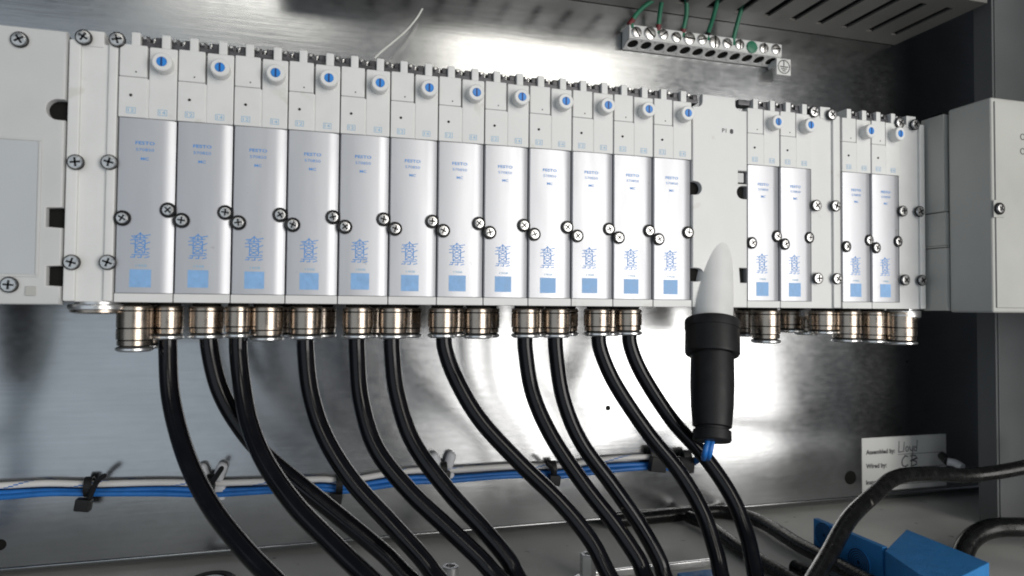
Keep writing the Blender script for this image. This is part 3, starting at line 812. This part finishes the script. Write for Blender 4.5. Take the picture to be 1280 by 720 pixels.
hand([[(0, 10), (-.5, 0), (4, .5)], [(6, 9), (5, 0)], [(9, 5), (7.5, 3), (8, .5), (10, .5), (11, 3), (9.5, 5)], [(12, 5), (13, 1), (15, 1), (16, 5)], [(16, 5), (15, -4), (12.5, -4)], [(21, 10), (20, 0)], [(20, 3), (18, 4.5), (17, 2), (18, .3), (20, 1)]], hx, hz, 0.00095)
hx, hz = lx0 + 0.46 * W_, lz0 + 0.42 * H_
hand([[(7, 9), (4, 10), (1, 7), (0, 4), (1, 1), (4, 0), (7, 1.5)], [(11, 0), (12, 10), (16, 9.5), (17, 7.5), (12, 5.5), (17, 4), (17, 1.5), (11, 0)], [(10, 5), (18, 7)]], hx, hz, 0.00095, 0.0010)
hx, hz = lx0 + 0.40 * W_, lz0 + 0.13 * H_
hand([[(0, 9), (0, 0), (5, 0)], [(7, 5), (7, 1), (9, 0), (11, 1), (11, 5)], [(11, 1), (12, 0)], [(14, 5), (14, 0)], [(19, 5), (16.5, 4), (19, 2), (16.5, 0)], [(25, 9), (25, 0)], [(28, 9), (28, 0), (30, 1)], [(33, 7), (36, 0), (39, 7)], [(40, 3), (43, 4)]], hx, hz, 0.00085)
b.build('handwriting', 'pen', pl)

b = MB(); b.tube(spline([at(1184, 577, 0.070), at(1194, 579, 0.066), at(1203, 584, 0.06)], 6), 0.0032, 12, 0)
b.tube([at(1178, 570, 0.085), at(1186, 578, 0.070)], 0.0036, 12, 1)
tag(b.build('wire_end', ['nylon', 'black']), 'short pale wire end behind the thick cable beside the paper label', 'wire')

# ------------------------------------------------------------------ blue housings on the floor at the right
def quad_block(name, corners, z0, z1, m, bev=0.0008):
    s = bmesh.new()
    vs = [s.verts.new((c[0], c[1], z1)) for c in corners]
    f = s.faces.new(vs)
    r = bmesh.ops.extrude_face_region(s, geom=[f])
    for e in r['geom']:
        if isinstance(e, bmesh.types.BMVert): e.co.z = z0
    bmesh.ops.recalc_face_normals(s, faces=s.faces)
    bmesh.ops.bevel(s, geom=s.edges[:], offset=bev, segments=2, affect='EDGES', profile=0.5)
    q = MB(); q.bm(s); return q
zt = -0.140
a_, b_, n_, c_ = atz(1133, 661, zt), atz(1237, 703, zt), atz(1174, 735, zt), atz(1106, 688, zt)
jb = quad_block('junction_box', [a_, b_, n_, c_], ZF, zt, 'bluebox').build('junction_box', 'bluebox')
tag(jb, 'blue plastic junction box standing on the floor below the paper label', 'junction box')
E_, F_ = atz(1022, 650, zt), atz(1096, 681, zt)
dE = (F_ - E_).normalized(); nE = Vector((dE.y, -dE.x, 0))
if nE.x > 0: nE = -nE                       # faces left, towards the viewer
gb = empty('gland_plate', (E_.x, E_.y, ZF)); tag(gb, 'blue gland plate with two ringed round cable entries beside the junction box', 'gland plate')
E2 = E_ - dE * 0.004
o = quad_block('x', [E2, F_ + dE * 0.004, F_ + dE * 0.004 - nE * 0.004, E2 - nE * 0.004], ZF, zt, 'bluebox', 0.0005).build('plate', 'bluebox', gb); o.location = -gb.location
for (u, v, r) in ((1031, 669, 0.0082), (1074, 703, 0.0088)):
    d = ray(u, v); t = (E_ - CAM).dot(nE) / d.dot(nE); q = CAM + d * t
    s = MB(); pr = []; mi_ = []
    for k in range(6):
        rr = r * (1 - k / 6.5); pr += [(rr, 0.0007), (rr - r * 0.06, 0.0007), (rr - r * 0.065, 0.0001)]; mi_ += [0, 1, 1]
    s.lathe([(r, -0.0005)] + pr, q, nE, 32, 0, mis=[0] + mi_)
    o = s.build('cable_entry', ['bluebox', 'bluedark'], gb, smooth=20); o.location = -gb.location

# small blue block and steel rail at the front edge of the floor
r0 = atz(760, 712, -0.163); r1 = atz(900, 700, -0.163)
b = MB(); b.box(r0.x - 0.01, r1.x + 0.006, r0.y - 0.001, r0.y + 0.002, ZF, -0.1632, 0.0008)
tag(b.build('floor_rail', 'chrome'), 'low steel rail lying on the floor under the tubes', 'rail')
q = atz(868, 713, -0.158)
b = MB(); b.box(q.x - 0.012, q.x + 0.014, q.y - 0.035, q.y, ZF, -0.158, 0.001)
tag(b.build('blue_block', 'bluebox'), 'small blue block in front of the low steel rail', 'block')

def standoff(u, v, h, r, lab, hexa=True):
    q = atz(u, v, ZF + h)
    root = empty('standoff', (q.x, q.y, ZF)); tag(root, lab, 'standoff', 'steel standoffs on the floor')
    s = MB(); s.lathe([(r, 0), (r, h - 0.0005), (r * 0.92, h), (r * 0.55, h), (r * 0.5, h - 0.004)], n=6 if hexa else 24); s.build('sleeve', 'chrome', root, smooth=20)
    s = MB(); s.lathe([(r * 1.7, 0), (r * 1.7, 0.0009), (r * 1.6, 0.0011)], n=28); s.build('washer', 'chrome', root)
standoff(735, 692, 0.016, 0.0050, 'hexagonal steel standoff beside the seventh black tube')
standoff(563, 707, 0.014, 0.0050, 'round hollow steel standoff beside the fourth black tube', False)
q = atz(264, 729, ZF)
gr = empty('floor_grommet', (q.x, q.y, ZF)); tag(gr, 'dark rubber grommet with pale centre on the floor beside the first tube', 'grommet')
s = MB(); s.lathe([(0.014, 0), (0.014, 0.0015), (0.012, 0.003), (0.009, 0.0025), (0.008, 0.001)], n=32); s.build('rubber_ring', 'black', gr)
s = MB(); s.lathe([(0.0078, 0), (0.0078, 0.002), (0.0060, 0.0026)], n=28); s.build('centre_bolt', 'chrome', gr)

# ------------------------------------------------------------------ connector and wire below the left module (seen mirrored in the plate)
lc = empty('module_connector', (-0.112, 0.004, -0.002)); tag(lc, 'black connector with blue cable under the left electronics module', 'connector')
s = MB(); s.lathe([(0.013, 0.003), (0.0150, -0.002), (0.0150, -0.030), (0.0125, -0.034), (0.0115, -0.055), (0.008, -0.058)], n=28); s.build('housing', 'black', lc)
s = MB(); s.tube(spline([(0, 0, -0.055), (0.001, 0.002, -0.09), (0.004, 0.006, -0.125), (-0.01, 0.0, -0.160)], 8), 0.006, 12); s.build('cable', 'bluewire', lc)
b = MB(); b.tube(spline([(-0.085, 0.02, 0.002), (-0.088, 0.02, -0.03), (-0.100, 0.022, -0.075), (-0.125, 0.02, -0.10)], 8), 0.0024, 10)
tag(b.build('module_wire', 'green'), 'green wire hanging beside the connector of the left module', 'wire')
